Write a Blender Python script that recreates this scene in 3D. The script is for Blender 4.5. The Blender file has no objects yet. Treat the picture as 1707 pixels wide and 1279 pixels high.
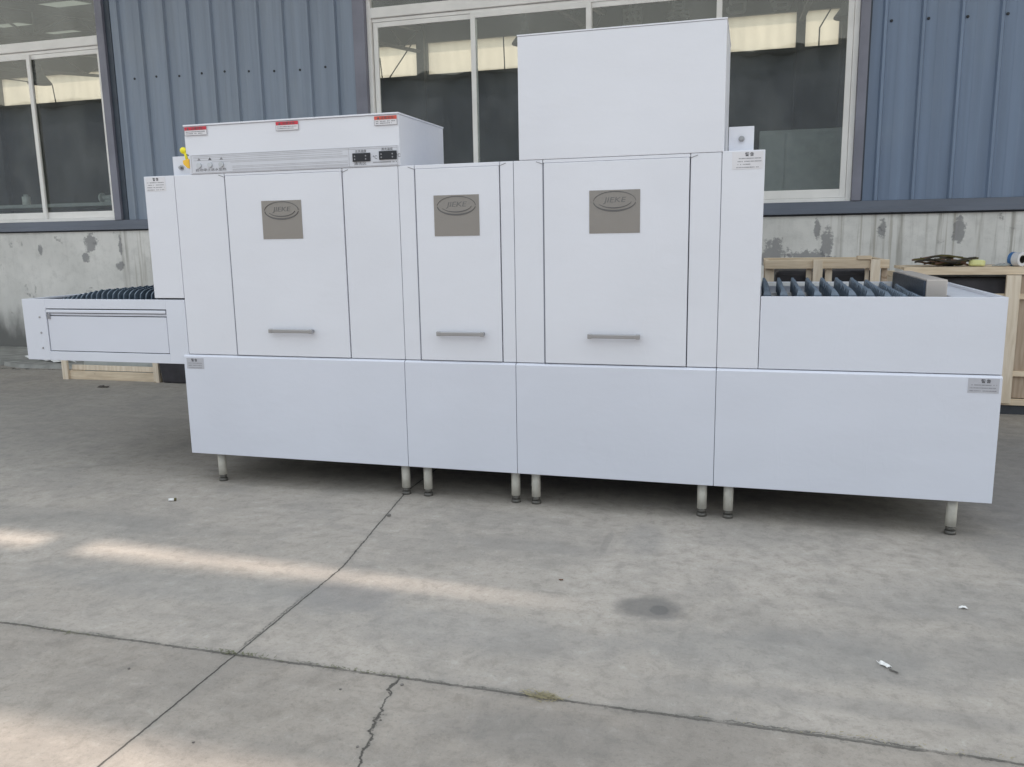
import bpy, bmesh, math, random
from mathutils import Vector, Matrix
random.seed(7)
R = math.radians
S = bpy.context.scene
COL = S.collection

# ------------------------------------------------------------------ camera
F = Vector((-0.27214277, 0.94616986, -0.17521673))
RT = Vector((0.9617247, 0.27350026, -0.01682897))
UP = Vector((-0.03199875, 0.17309015, 0.98438604))
cam_data = bpy.data.cameras.new("camera")
cam = bpy.data.objects.new("camera", cam_data)
COL.objects.link(cam)
m = Matrix((RT, UP, -F)).transposed().to_4x4()
m.translation = Vector((0, -4.16855928, 1.45))
cam.matrix_world = m
cam_data.sensor_fit = 'HORIZONTAL'
cam_data.sensor_width = 36.0
cam_data.lens = 1383.528 / 1707 * 36
cam_data.clip_start = 0.05
cam_data.clip_end = 1000
S.camera = cam

# ------------------------------------------------------------------ sky, sun, exposure
SUN_EL = 67.0
w = bpy.data.worlds.new("World")
S.world = w
w.use_nodes = True
wn = w.node_tree
bg = wn.nodes['Background']
sky = wn.nodes.new('ShaderNodeTexSky')
sky.sky_type = 'NISHITA'
sky.sun_disc = False
sky.sun_elevation = R(SUN_EL)
sky.sun_rotation = R(0)
sky.air_density = 3.0
sky.dust_density = 0.6
sky.ozone_density = 1.0
hs = wn.nodes.new('ShaderNodeHueSaturation')
hs.inputs['Saturation'].default_value = 0.32
wn.links.new(sky.outputs[0], hs.inputs['Color'])
wn.links.new(hs.outputs[0], bg.inputs['Color'])
bg.inputs['Strength'].default_value = 0.15
sd = bpy.data.lights.new("sun", 'SUN')
sd.energy = 2.0
sd.angle = R(1.3)
sd.color = (1.0, 0.86, 0.74)
sun = bpy.data.objects.new("sun", sd)
COL.objects.link(sun)
# light travels towards -y and down
dirv = Vector((0.0, -math.cos(R(SUN_EL)), -math.sin(R(SUN_EL))))
sun.rotation_euler = dirv.to_track_quat('-Z', 'Y').to_euler()
sun.location = (0, 30, 30)
S.view_settings.view_transform = 'Standard'
S.view_settings.look = 'None'
S.view_settings.exposure = 1.1
S.view_settings.gamma = 1.0

# ------------------------------------------------------------------ material helpers
class NT:
    def __init__(s, name):
        s.m = bpy.data.materials.new(name)
        s.m.use_nodes = True
        s.t = s.m.node_tree
        s.b = s.t.nodes['Principled BSDF']
        s.out = s.t.nodes['Material Output']
    def n(s, typ, **kw):
        nd = s.t.nodes.new(typ)
        for k, v in kw.items():
            setattr(nd, k, v)
        return nd
    def l(s, a, b):
        s.t.links.new(a, b)
    def inp(s, node, idx, v):
        if v is None:
            return
        if isinstance(v, bpy.types.NodeSocket):
            s.l(v, node.inputs[idx])
        else:
            node.inputs[idx].default_value = v
    def math(s, op, a, b=None, c=None, clamp=False):
        nd = s.n('ShaderNodeMath', operation=op)
        nd.use_clamp = clamp
        s.inp(nd, 0, a); s.inp(nd, 1, b); s.inp(nd, 2, c)
        return nd.outputs[0]
    def pos(s):
        return s.n('ShaderNodeNewGeometry').outputs['Position']
    def map(s, vec, loc=(0, 0, 0), scale=(1, 1, 1), rot=(0, 0, 0)):
        nd = s.n('ShaderNodeMapping')
        s.l(vec, nd.inputs['Vector'])
        nd.inputs['Location'].default_value = loc
        nd.inputs['Scale'].default_value = scale
        nd.inputs['Rotation'].default_value = rot
        return nd.outputs[0]
    def noise(s, vec, scale, detail=4, rough=0.55, dist=0.0):
        nd = s.n('ShaderNodeTexNoise')
        s.l(vec, nd.inputs['Vector'])
        nd.inputs['Scale'].default_value = scale
        nd.inputs['Detail'].default_value = detail
        nd.inputs['Roughness'].default_value = rough
        nd.inputs['Distortion'].default_value = dist
        return nd.outputs['Fac']
    def ramp(s, v, a, b, lo=0.0, hi=1.0, smooth=True):
        nd = s.n('ShaderNodeMapRange')
        nd.interpolation_type = 'SMOOTHSTEP' if smooth else 'LINEAR'
        s.inp(nd, 'Value', v)
        s.inp(nd, 'From Min', a); s.inp(nd, 'From Max', b)
        s.inp(nd, 'To Min', lo); s.inp(nd, 'To Max', hi)
        return nd.outputs[0]
    def mix(s, f, a, b):
        nd = s.n('ShaderNodeMix', data_type='RGBA')
        s.inp(nd, 0, f)
        for i, v in ((6, a), (7, b)):
            if isinstance(v, bpy.types.NodeSocket): s.l(v, nd.inputs[i])
            else: nd.inputs[i].default_value = (*v, 1) if len(v) == 3 else v
        return nd.outputs[2]
    def sep(s, vec):
        nd = s.n('ShaderNodeSeparateXYZ')
        s.l(vec, nd.inputs[0])
        return nd.outputs
    def bump(s, h, strength=0.3, dist=0.01):
        nd = s.n('ShaderNodeBump')
        nd.inputs['Strength'].default_value = strength
        nd.inputs['Distance'].default_value = dist
        s.l(h, nd.inputs['Height'])
        s.l(nd.outputs[0], s.b.inputs['Normal'])
    def base(s, v):
        if isinstance(v, bpy.types.NodeSocket): s.l(v, s.b.inputs['Base Color'])
        else: s.b.inputs['Base Color'].default_value = (*v, 1)
    def set(s, **kw):
        for k, v in kw.items():
            key = {'rough': 'Roughness', 'metal': 'Metallic', 'spec': 'Specular IOR Level', 'coat': 'Coat Weight'}[k]
            s.inp(s.b, key, v)

def simple(name, col, rough=0.6, metal=0.0, var=0.08, scale=8.0, spec=0.5, bump=0.0, stretch=(1, 1, 1)):
    t = NT(name)
    v = t.map(t.pos(), scale=stretch)
    n1 = t.noise(v, scale, 5)
    a = tuple(c * (1 - var) for c in col); b = tuple(min(1, c * (1 + var)) for c in col)
    t.base(t.mix(t.ramp(n1, .3, .7), a, b))
    t.set(rough=t.ramp(t.noise(v, scale * 2.3, 3), .2, .8, max(0, rough - .08), min(1, rough + .08)), metal=metal, spec=spec)
    if bump: t.bump(n1, bump, 0.005)
    return t.m

M = {}
# white-blue protective film over the steel
def film(name, col, rough=0.38):
    t = NT(name)
    p = t.pos()
    big = t.noise(p, 1.1, 2)
    mid = t.noise(t.map(p, scale=(1, 1, 1.6)), 3.2, 4)
    fine = t.noise(p, 60, 3)
    wr = t.ramp(t.noise(t.map(p, scale=(1, 1, .25), rot=(0, R(12), 0)), 9, 4, .6, 1.2), .60, .70)
    # a few finger and dust smudges
    sm = t.ramp(t.noise(t.map(p, scale=(1, 1, .6)), 7, 6, .7), .6, .78)
    c = t.mix(t.ramp(big, .3, .7), tuple(x * .975 for x in col), tuple(min(1, x * 1.02) for x in col))
    c = t.mix(t.math('MULTIPLY', sm, .22), c, tuple(x * .84 for x in col))
    t.base(c)
    t.set(rough=t.ramp(mid, .3, .7, rough - .06, rough + .1), spec=.5)
    h = t.math('ADD', t.math('ADD', mid, t.math('MULTIPLY', wr, .05)), t.math('MULTIPLY', fine, .02))
    t.bump(h, .22, .02)
    return t.m
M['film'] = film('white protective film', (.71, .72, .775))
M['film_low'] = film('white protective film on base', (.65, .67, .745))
M['film_in'] = film('film inside table', (.66, .68, .75))
M['seam'] = simple('dark seam', (.05, .055, .065), .8)
M['steel'] = None
def steel(name, col, rough, st=(1, 1, 40)):
    t = NT(name)
    p = t.pos()
    g = t.noise(t.map(p, scale=st), 20, 4)
    t.base(t.mix(g, tuple(x * .88 for x in col), col))
    t.set(metal=1.0, rough=t.ramp(g, .3, .7, rough - .07, rough + .07))
    t.bump(g, .05, .002)
    return t.m
M['steel'] = steel('brushed stainless steel', (.56, .54, .50), .38)
M['plate'] = steel('plate stainless steel', (.37, .345, .315), .40)
M['plate_relief'] = steel('plate relief', (.19, .185, .18), .4)
M['plate_letters'] = steel('plate lettering', (.235, .23, .225), .45)
M['seam2'] = simple('grey seam', (.20, .21, .25), .7)
M['leg'] = simple('dull leg steel', (.60, .585, .53), .5, .15, .1, 20)
M['handle'] = steel('handle steel', (.44, .44, .45), .42, (1, 40, 40))
M['foot'] = simple('dark levelling foot', (.12, .115, .105), .5, .3)
M['belt'] = simple('dark blue grey plastic', (.115, .15, .195), .45, 0, .15, 30)
M['stop'] = simple('dull steel stop', (.55, .50, .46), .45, .25, .08, 6)
M['belt2'] = simple('dark blue grey plastic link', (.04, .055, .08), .45, 0, .15, 30)
M['black'] = simple('black plastic', (.018, .019, .024), .35)
M['btn'] = simple('pale button', (.5, .52, .55), .4)
M['red'] = simple('red print', (.55, .035, .06), .5)
M['redor'] = simple('faded red print', (.62, .09, .06), .5)
M['ink'] = simple('black print', (.10, .10, .11), .6)
M['ink_grey'] = simple('grey print', (.26, .26, .28), .6)
M['ink_pale'] = simple('pale grey print', (.40, .40, .43), .6)
M['sticker'] = simple('white sticker', (.68, .67, .70), .45, 0, .03)
M['sticker_grey'] = simple('grey sticker', (.46, .46, .50), .5, 0, .05)
M['strip'] = simple('control strip', (.60, .61, .66), .4, 0, .03)
M['yellow'] = simple('yellow plastic', (.85, .75, .03), .4)
M['orange'] = simple('orange yellow plastic', (.85, .5, .05), .4)
M['alu'] = simple('white window profile', (.86, .85, .84), .4, 0, .05, 3)
M['trim'] = simple('grey purple trim', (.20, .205, .26), .45, 0, .12, 2)
M['trimdark'] = simple('dark trim', (.05, .065, .09), .5)
M['flash'] = simple('blue grey flashing', (.135, .155, .20), .45, 0, .15, 2, stretch=(.3, 1, 1))

def cladding(name, col):
    t = NT(name)
    p = t.pos()
    st = t.noise(t.map(p, scale=(7, 7, .25)), 1.5, 5)
    bl = t.noise(p, 1.2, 4)
    c = t.mix(t.ramp(st, .3, .7), tuple(x * .9 for x in col), tuple(x * 1.08 for x in col))
    c = t.mix(t.math('MULTIPLY', t.ramp(bl, .45, .75), .35), c, (col[0] * 1.2, col[1] * 1.12, col[2] * 1.0))
    spk = t.ramp(t.noise(p, 22, 6, .7), .62, .72)
    c = t.mix(t.math('MULTIPLY', spk, .25), c, tuple(x * .7 for x in col))
    # run marks
    runs = t.ramp(t.noise(t.map(p, scale=(30, 30, .8)), 1, 3), .62, .8)
    c = t.mix(t.math('MULTIPLY', runs, .3), c, tuple(x * .6 for x in col))
    t.base(c)
    t.set(rough=.42, spec=.5)
    t.bump(bl, .08, .02)
    return t.m
M['clad'] = cladding('blue grey sheet metal', (.235, .285, .37))
M['clad2'] = cladding('bluer sheet metal', (.175, .235, .345))

def wallmat():
    t = NT('weathered plaster')
    p = t.pos()
    x, y, z = t.sep(p)[:3]
    big = t.noise(p, 1.3, 4)
    mid = t.noise(p, 9, 8, .72)
    c = t.mix(t.ramp(big, .3, .7), (.64, .635, .62), (.78, .77, .755))
    c = t.mix(t.math('MULTIPLY', t.ramp(mid, .45, .7), .3), c, (.42, .42, .41))
    # rain streaks from the sill, stronger on the right half and near the left pier
    sx = t.noise(t.map(p, scale=(9, 9, .35)), 1.3, 5, .6)
    streak = t.ramp(sx, .50, .68)
    zone = t.math('MAXIMUM', t.ramp(x, .55, 1.1), t.math('MULTIPLY', t.ramp(x, -8.0, -7.8), t.ramp(x, -6.8, -7.3)))
    top = t.ramp(z, .2, 1.6, .35, 1.0)
    k = t.math('MULTIPLY', t.math('MULTIPLY', streak, t.math('MULTIPLY_ADD', zone, .85, .12)), top)
    c = t.mix(t.math('MULTIPLY', k, .62), c, (.20, .185, .16))
    fine = t.ramp(t.noise(t.map(p, scale=(28, 28, .5)), 1, 4), .56, .66)
    c = t.mix(t.math('MULTIPLY', t.math('MULTIPLY', fine, zone), .45), c, (.30, .27, .22))
    # bare spots where the coat fell off
    pn = t.noise(t.map(p, loc=(3.1, 0, 1.7)), 3.4, 7, .62, .4)
    bare = t.math('MULTIPLY', t.ramp(pn, .62, .68), t.ramp(t.noise(p, 40, 4, .7), .35, .55))
    c = t.mix(t.math('MULTIPLY', bare, .6), c, (.24, .24, .245))
    # grime rising from the ground
    damp = t.math('ADD', z, t.math('MULTIPLY', t.noise(t.map(p, scale=(1, 1, .35)), 6, 5), -.55))
    c = t.mix(t.ramp(damp, .42, -.12), c, (.17, .17, .165))
    def spot(cx, cz, rx, rz, edge=.18):
        dx = t.math('DIVIDE', t.math('SUBTRACT', x, cx), rx)
        dz = t.math('DIVIDE', t.math('SUBTRACT', z, cz), rz)
        d = t.math('SQRT', t.math('ADD', t.math('POWER', t.math('ABSOLUTE', dx), 2), t.math('POWER', t.math('ABSOLUTE', dz), 2)))
        d = t.math('ADD', d, t.math('MULTIPLY', t.math('SUBTRACT', t.noise(p, 16, 5, .7), .5), 2.6))
        return t.ramp(d, 1 + edge, 1 - edge)
    for a in [(-8.37, 1.45, .10, .11), (-8.47, 1.26, .06, .05), (-7.93, 1.15, .06, .05), (-9.2, 1.37, .04, .06), (-7.9, 1.42, .03, .12),
              (.22, 1.20, .12, .16), (.56, 1.16, .20, .08), (.74, 1.32, .06, .15), (.64, 1.45, .03, .10), (1.95, 1.42, .05, .12), (1.25, 1.45, .04, .1)]:
        c = t.mix(t.math('MULTIPLY', spot(*a), .7), c, (.19, .19, .205))
    t.base(c)
    t.set(rough=.9, spec=.25)
    h = t.math('ADD', mid, t.math('MULTIPLY', bare, -1.2))
    t.bump(h, .5, .01)
    return t.m
M['wall'] = wallmat()

def groundmat():
    t = NT('worn concrete')
    p = t.pos()
    x, y, z = t.sep(p)[:3]
    big = t.noise(p, .55, 5, .6)
    mid = t.noise(p, 3.2, 7, .65)
    brush = t.noise(t.map(p, scale=(1.2, 9, 1), rot=(0, 0, R(4))), 2.2, 6, .65)
    fine = t.noise(p, 70, 6, .75)
    grit = t.noise(p, 260, 3, .7)
    c = t.mix(t.ramp(big, .25, .75), (.338, .305, .270), (.420, .383, .342))
    c = t.mix(t.math('MULTIPLY', t.ramp(mid, .42, .75), .5), c, (.285, .265, .24))
    mot = t.noise(p, 13, 8, .74, .3)
    c = t.mix(t.math('MULTIPLY', t.ramp(mot, .48, .64), .45), c, (.215, .195, .17))
    c = t.mix(t.math('MULTIPLY', t.ramp(mot, .46, .32), .4), c, (.50, .475, .435))
    mot2 = t.noise(t.map(p, loc=(5, 2, 0)), 1.7, 7, .7, .5)
    c = t.mix(t.math('MULTIPLY', t.ramp(mot2, .47, .6), .32), c, (.22, .208, .195))
    c = t.mix(t.math('MULTIPLY', t.ramp(brush, .5, .72), .28), c, (.26, .245, .225))
    c = t.mix(t.math('MULTIPLY', t.ramp(brush, .45, .25), .2), c, (.53, .495, .455))
    c = t.mix(t.math('MULTIPLY', t.ramp(fine, .50, .70), .5), c, (.19, .18, .165))
    c = t.mix(t.math('MULTIPLY', t.ramp(grit, .56, .72), .5), c, (.50, .49, .46))
    # scattered pale plaster drips / scratches
    scr = t.math('MAXIMUM', t.ramp(t.noise(t.map(p, scale=(40, 3, 1), rot=(0, 0, R(-28))), 1.6, 4, .7), .66, .72), t.ramp(t.noise(t.map(p, scale=(3, 46, 1), rot=(0, 0, R(-14))), 1.3, 4, .7), .67, .73))
    near = t.math('MULTIPLY', t.math('ADD', t.math('MULTIPLY', t.math('MULTIPLY', t.ramp(y, -.5, -1.0), t.ramp(x, -1.4, -.7)), .75), .25), t.ramp(t.noise(p, 1.1, 3), .42, .58))
    c = t.mix(t.math('MULTIPLY', t.math('MULTIPLY', scr, near), .8), c, (.55, .54, .51))
    # the slabs in front of the cross joint were cast darker
    mul = t.n('ShaderNodeMix', data_type='RGBA', blend_type='MULTIPLY')
    t.l(t.math('MULTIPLY', t.ramp(y, -1.80, -1.82), 1.0), mul.inputs[0]); t.l(c, mul.inputs[6]); mul.inputs[7].default_value = (.85, .84, .83, 1)
    c = mul.outputs[2]
    wob = t.math('SUBTRACT', t.noise(p, 5.5, 6, .7), .5)
    wob2 = t.math('SUBTRACT', t.noise(p, 38, 5, .7), .5)
    def blot(cx, cy, rx, ry, k, col, edge=.45, rot=0):
        dx = t.math('DIVIDE', t.math('SUBTRACT', x, cx), rx)
        dy = t.math('DIVIDE', t.math('SUBTRACT', y, cy), ry)
        d = t.math('SQRT', t.math('ADD', t.math('MULTIPLY', dx, dx), t.math('MULTIPLY', dy, dy)))
        d = t.math('ADD', d, t.math('MULTIPLY', wob, 1.3))
        nonlocal c
        c = t.mix(t.math('MULTIPLY', t.ramp(d, 1 + edge, 1 - edge), k), c, col)
    blot(-.345, -1.09, .12, .10, .66, (.14, .135, .13), .35)
    blot(-.30, -1.10, .035, .04, .5, (.10, .10, .10), .2)
    blot(-1.55, -1.28, .22, .13, .38, (.19, .185, .19))
    blot(-.45, -.35, .09, .22, .3, (.2, .2, .2))
    blot(.15, -1.35, .55, .16, .30, (.20, .205, .205))
    blot(-.9, -1.45, .5, .14, .30, (.21, .21, .21))
    blot(-2.2, -1.35, .8, .12, .28, (.22, .225, .225))
    blot(.9, -.75, .5, .2, .25, (.2, .2, .2))
    blot(-5.5, 1.5, 2.5, 1.6, .32, (.20, .20, .195))
    blot(1.6, 1.0, .6, 1.4, .45, (.15, .155, .17))
    blot(.75, -1.2, .7, .12, .3, (.2, .195, .19)); blot(-1.0, -.55, .35, .08, .25, (.2, .195, .19)); blot(-3.4, -.75, .9, .14, .25, (.2, .2, .195)); blot(-.55, -2.0, .3, .12, .35, (.17, .165, .16)); blot(.35, -1.62, .6, .05, .3, (.2, .195, .19))
    blot(-.62, -.42, .02, .14, .25, (.13, .125, .12), .3)
    # joints and cracks: distance to a wandering line
    def crack(d, wdt, k, dep, mask=None):
        nonlocal c, hgt
        a = t.math('ABSOLUTE', d)
        f = t.ramp(a, wdt, wdt * .35)
        halo = t.ramp(a, wdt * 6, 0)
        if mask is not None:
            f = t.math('MULTIPLY', f, mask); halo = t.math('MULTIPLY', halo, mask)
        c = t.mix(t.math('MULTIPLY', halo, .28), c, (.20, .195, .18))
        c = t.mix(t.math('MULTIPLY', f, k), c, (.055, .052, .047))
        hgt = t.math('SUBTRACT', hgt, t.math('MULTIPLY', f, dep))
    hgt = t.math('ADD', t.math('MULTIPLY', mid, .4), t.math('MULTIPLY', fine, .25))
    wv = t.math('MULTIPLY', wob, .045)
    wv2 = t.math('MULTIPLY', wob2, .016)
    # lengthwise joint (runs away from the viewer)
    kink = t.ramp(y, -1.0, .1, 0, -.16, False)
    e1 = t.math('ADD', t.math('SUBTRACT', x, t.math('ADD', kink, -1.718)), t.math('ADD', t.math('MULTIPLY', wv, .35), t.math('MULTIPLY', wv2, t.ramp(y, -1.75, -1.2, .5, 1.3))))
    crack(e1, .0048, .9, 2)
    crack(t.math('ADD', e1, t.math('ADD', .012, t.math('MULTIPLY', wob2, .05))), .003, .6, 1, t.math('MULTIPLY', t.ramp(y, -1.8, -1.7), t.ramp(y, -1.2, -1.45)))
    # crosswise joint
    e2 = t.math('ADD', t.math('SUBTRACT', y, -1.812), t.math('ADD', t.math('MULTIPLY', wv, .6), wv2))
    brk = t.ramp(t.noise(t.map(p, scale=(1, .1, 1)), 6, 4), .34, .52, .35, 1)
    crack(e2, .0075, .7, 2, brk)
    chips = t.math('MULTIPLY', t.ramp(t.math('ABSOLUTE', e2), .03, .0), t.ramp(t.noise(p, 55, 4, .7), .56, .62))
    c = t.mix(t.math('MULTIPLY', chips, .7), c, (.10, .095, .085))
    e2b = t.math('ADD', e2, t.math('ADD', -.012, t.math('MULTIPLY', wob2, .03)))
    crack(e2b, .004, .6, 1, t.ramp(t.noise(t.map(p, scale=(1, .1, 1)), 3, 4), .5, .6))
    # side crack
    e3 = t.math('ADD', t.math('SUBTRACT', x, t.ramp(y, -1.85, -2.3, -1.085, -1.01)), t.math('ADD', t.math('MULTIPLY', wob, .12), t.math('MULTIPLY', wob2, .03)))
    crack(e3, .006, .85, 2, t.ramp(y, -1.80, -1.83))
    # hairline far left
    e4 = t.math('ADD', t.math('SUBTRACT', y, 3.55), t.math('MULTIPLY', wob, .5))
    crack(e4, .02, .8, 1, t.ramp(x, -7.6, -7.8))
    t.base(c)
    t.set(rough=t.ramp(mid, .3, .7, .78, .92), spec=.3)
    t.bump(hgt, .6, .012)
    return t.m
M['ground'] = groundmat()

def wood(name, a, b, stretch=(1, 14, 14)):
    t = NT(name)
    p = t.pos()
    g = t.noise(t.map(p, scale=stretch), 3, 6, .6, .6)
    k = t.noise(p, 2.2, 3)
    c = t.mix(t.ramp(g, .3, .7), a, b)
    c = t.mix(t.math('MULTIPLY', t.ramp(k, .5, .75), .35), c, tuple(x * .6 for x in a))
    knots = t.ramp(t.noise(t.map(p, scale=(1, 2, 2)), 9, 2), .70, .76)
    c = t.mix(t.math('MULTIPLY', knots, .5), c, (.16, .09, .04))
    t.base(c); t.set(rough=.75, spec=.25)
    t.bump(g, .25, .003)
    return t.m
M['wood_h'] = wood('pine board', (.60, .475, .34), (.76, .64, .49), (1, 14, 14))
M['wood_v'] = wood('pine post', (.66, .55, .42), (.80, .70, .58), (14, 14, 1))
M['wood_b'] = wood('brown board', (.38, .29, .215), (.50, .40, .31), (14, 14, 1))
M['dark_load'] = simple('dark wrapping', (.032, .03, .036), .55, 0, .3, 6, bump=.4)
M['rubber'] = simple('dark skid', (.05, .055, .065), .7)

def glass():
    t = NT('window glass')
    t.t.nodes.remove(t.b)
    tr = t.n('ShaderNodeBsdfTransparent'); tr.inputs[0].default_value = (.90, .93, .92, 1)
    gl = t.n('ShaderNodeBsdfGlossy'); gl.inputs['Roughness'].default_value = .015
    gl.inputs['Color'].default_value = (1, 1, 1, 1)
    df = t.n('ShaderNodeBsdfDiffuse'); df.inputs[0].default_value = (.36, .37, .36, 1)
    fr = t.n('ShaderNodeFresnel'); fr.inputs[0].default_value = 1.5
    bk = t.n('ShaderNodeNewGeometry').outputs['Backfacing']
    f2 = t.math('MULTIPLY', t.math('MULTIPLY', fr.outputs[0], 1.5, clamp=True), t.math('SUBTRACT', 1.0, bk))
    dust = t.ramp(t.noise(t.map(t.pos(), scale=(1.5, 1.5, .8)), 1.2, 5, .6), .3, .8, .03, .15)
    mx0 = t.n('ShaderNodeMixShader'); t.l(dust, mx0.inputs[0]); t.l(tr.outputs[0], mx0.inputs[1]); t.l(df.outputs[0], mx0.inputs[2])
    mx = t.n('ShaderNodeMixShader')
    nb = t.n('ShaderNodeBump'); nb.inputs['Strength'].default_value = .04; nb.inputs['Distance'].default_value = .05
    t.l(t.noise(t.pos(), 1.6, 2), nb.inputs['Height']); t.l(nb.outputs[0], gl.inputs['Normal'])
    t.l(f2, mx.inputs[0]); t.l(mx0.outputs[0], mx.inputs[1]); t.l(gl.outputs[0], mx.inputs[2])
    t.l(mx.outputs[0], t.out.inputs[0])
    return t.m
M['glass'] = glass()

def translucent(name, col, emit=0.0):
    t = NT(name)
    t.t.nodes.remove(t.b)
    p = t.pos()
    x, y, z = t.sep(p)[:3]
    rib = t.math('SINE', t.math('MULTIPLY', x, 26))
    v = t.noise(t.map(p, scale=(2.2, 1, .3)), 1.6, 4)
    kk = t.math('ADD', t.math('MULTIPLY', rib, .04), t.ramp(v, .3, .7, -.08, .08))
    c = t.mix(t.math('ADD', kk, .5), tuple(q * .8 for q in col), tuple(min(1, q * 1.2) for q in col))
    a = t.n('ShaderNodeBsdfTranslucent'); t.l(c, a.inputs[0])
    if emit:
        e = t.n('ShaderNodeEmission'); t.l(c, e.inputs[0]); e.inputs[1].default_value = emit
        ad = t.n('ShaderNodeAddShader'); t.l(a.outputs[0], ad.inputs[0]); t.l(e.outputs[0], ad.inputs[1])
        t.l(ad.outputs[0], t.out.inputs[0])
    else:
        t.l(a.outputs[0], t.out.inputs[0])
    return t.m
M['daylight'] = translucent('translucent daylight sheet', (.66, .625, .57))
M['rooflight'] = translucent('dirty roof sheet', (.30, .31, .29))
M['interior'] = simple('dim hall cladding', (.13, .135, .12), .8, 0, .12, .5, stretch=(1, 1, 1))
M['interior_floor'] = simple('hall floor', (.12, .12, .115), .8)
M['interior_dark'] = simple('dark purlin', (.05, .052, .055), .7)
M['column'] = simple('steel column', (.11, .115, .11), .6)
M['added_canopy'] = simple('pale canopy sheet', (.62, .64, .66), .6, 0, .05)  # for the added roof out of view; pale, to bounce light onto the wall
M['lamp'] = simple('lamp shade metal', (.10, .11, .11), .5)
M['cab'] = simple('grey cabinet', (.42, .44, .43), .5)
M['letter'] = simple('faded wall lettering', (.75, .76, .73), .7)
M['scrap'] = simple('scrap brown', (.16, .09, .06), .8)
M['scrap2'] = simple('scrap dark', (.035, .03, .022), .8)
M['scrap3'] = simple('scrap olive', (.10, .085, .03), .8)
M['tape_y'] = simple('yellow tape', (.66, .66, .30), .4)
M['tape_w'] = simple('white tape', (.65, .65, .68), .4)
M['tape_b'] = simple('blue tape print', (.05, .16, .38), .4)
M['paper'] = simple('white paper', (.75, .75, .74), .7)
M['stone'] = simple('pebble', (.16, .15, .14), .9, 0, .3, 60)
M['straw'] = simple('dry straw', (.36, .32, .2), .9)
M['weed'] = simple('dry weed', (.17, .18, .10), .9)
M['conc'] = simple('broken concrete', (.30, .30, .285), .92, 0, .2, 5, bump=.6)
M['leaf'] = simple('dark leaf', (.07, .06, .055), .8)

# ------------------------------------------------------------------ object helpers
ORG = {}
def tag(o, label=None, cat=None, group=None, kind=None):
    if label: o['label'] = label
    if cat: o['category'] = cat
    if group: o['group'] = group
    if kind: o['kind'] = kind
    return o
def thing(name, loc, label, cat, group=None):
    o = bpy.data.objects.new(name, None)
    COL.objects.link(o)
    o.empty_display_size = .1
    o.location = loc
    ORG[o] = Vector(loc)
    return tag(o, label, cat, group)
def link_mesh(name, me, mat, parent, org):
    o = bpy.data.objects.new(name, me)
    COL.objects.link(o)
    for mm in (mat if isinstance(mat, (list, tuple)) else [mat]):
        me.materials.append(mm)
    po = ORG[parent] if parent else Vector((0, 0, 0))
    if parent: o.parent = parent
    o.location = org - po
    ORG[o] = org
    return o
def obj(name, bm, mat, parent=None, bevel=0.0, smooth=False, seg=2):
    vs = [v.co for v in bm.verts]
    lo = Vector((min(v.x for v in vs), min(v.y for v in vs), min(v.z for v in vs)))
    hi = Vector((max(v.x for v in vs), max(v.y for v in vs), max(v.z for v in vs)))
    org = Vector(((lo.x + hi.x) / 2, (lo.y + hi.y) / 2, lo.z))
    bmesh.ops.translate(bm, verts=bm.verts, vec=-org)
    bmesh.ops.recalc_face_normals(bm, faces=bm.faces)
    me = bpy.data.meshes.new(name)
    bm.to_mesh(me); bm.free()
    if smooth:
        for p in me.polygons: p.use_smooth = True
    o = link_mesh(name, me, mat, parent, org)
    if bevel:
        b = o.modifiers.new('bevel', 'BEVEL'); b.width = bevel; b.segments = seg; b.limit_method = 'ANGLE'
    return o
def B(): return bmesh.new()
def box(bm, x0, x1, y0, y1, z0, z1, mi=0):
    vs = [bm.verts.new((x, y, z)) for x in (x0, x1) for y in (y0, y1) for z in (z0, z1)]
    for q in ((0, 1, 3, 2), (4, 6, 7, 5), (0, 4, 5, 1), (2, 3, 7, 6), (0, 2, 6, 4), (1, 5, 7, 3)):
        f = bm.faces.new([vs[i] for i in q]); f.material_index = mi
    return bm
def bx(*a): return box(B(), *a)
def cyl(bm, p0, p1, r0, r1=None, n=20, mi=0, caps=True):
    p0, p1 = Vector(p0), Vector(p1)
    r1 = r0 if r1 is None else r1
    d = (p1 - p0).normalized()
    a = d.orthogonal().normalized(); b = d.cross(a)
    A = [bm.verts.new(p0 + (a * math.cos(t) + b * math.sin(t)) * r0) for t in [2 * math.pi * i / n for i in range(n)]]
    Bv = [bm.verts.new(p1 + (a * math.cos(t) + b * math.sin(t)) * r1) for t in [2 * math.pi * i / n for i in range(n)]]
    for i in range(n):
        f = bm.faces.new((A[i], A[(i + 1) % n], Bv[(i + 1) % n], Bv[i])); f.material_index = mi; f.smooth = True
    if caps:
        bm.faces.new(A[::-1]).material_index = mi; bm.faces.new(Bv).material_index = mi
    return bm
def extr(bm, pts, axis, a0, a1, mi=0):
    """closed 2-D outline extruded along an axis; pts are the two other coordinates in x,y,z order"""
    def P(p, a):
        l = list(p); l.insert(axis, a); return l
    A = [bm.verts.new(P(p, a0)) for p in pts]; C = [bm.verts.new(P(p, a1)) for p in pts]
    n = len(pts)
    for i in range(n):
        bm.faces.new((A[i], A[(i + 1) % n], C[(i + 1) % n], C[i])).material_index = mi
    bm.faces.new(A[::-1]).material_index = mi; bm.faces.new(C).material_index = mi
    return bm
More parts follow.
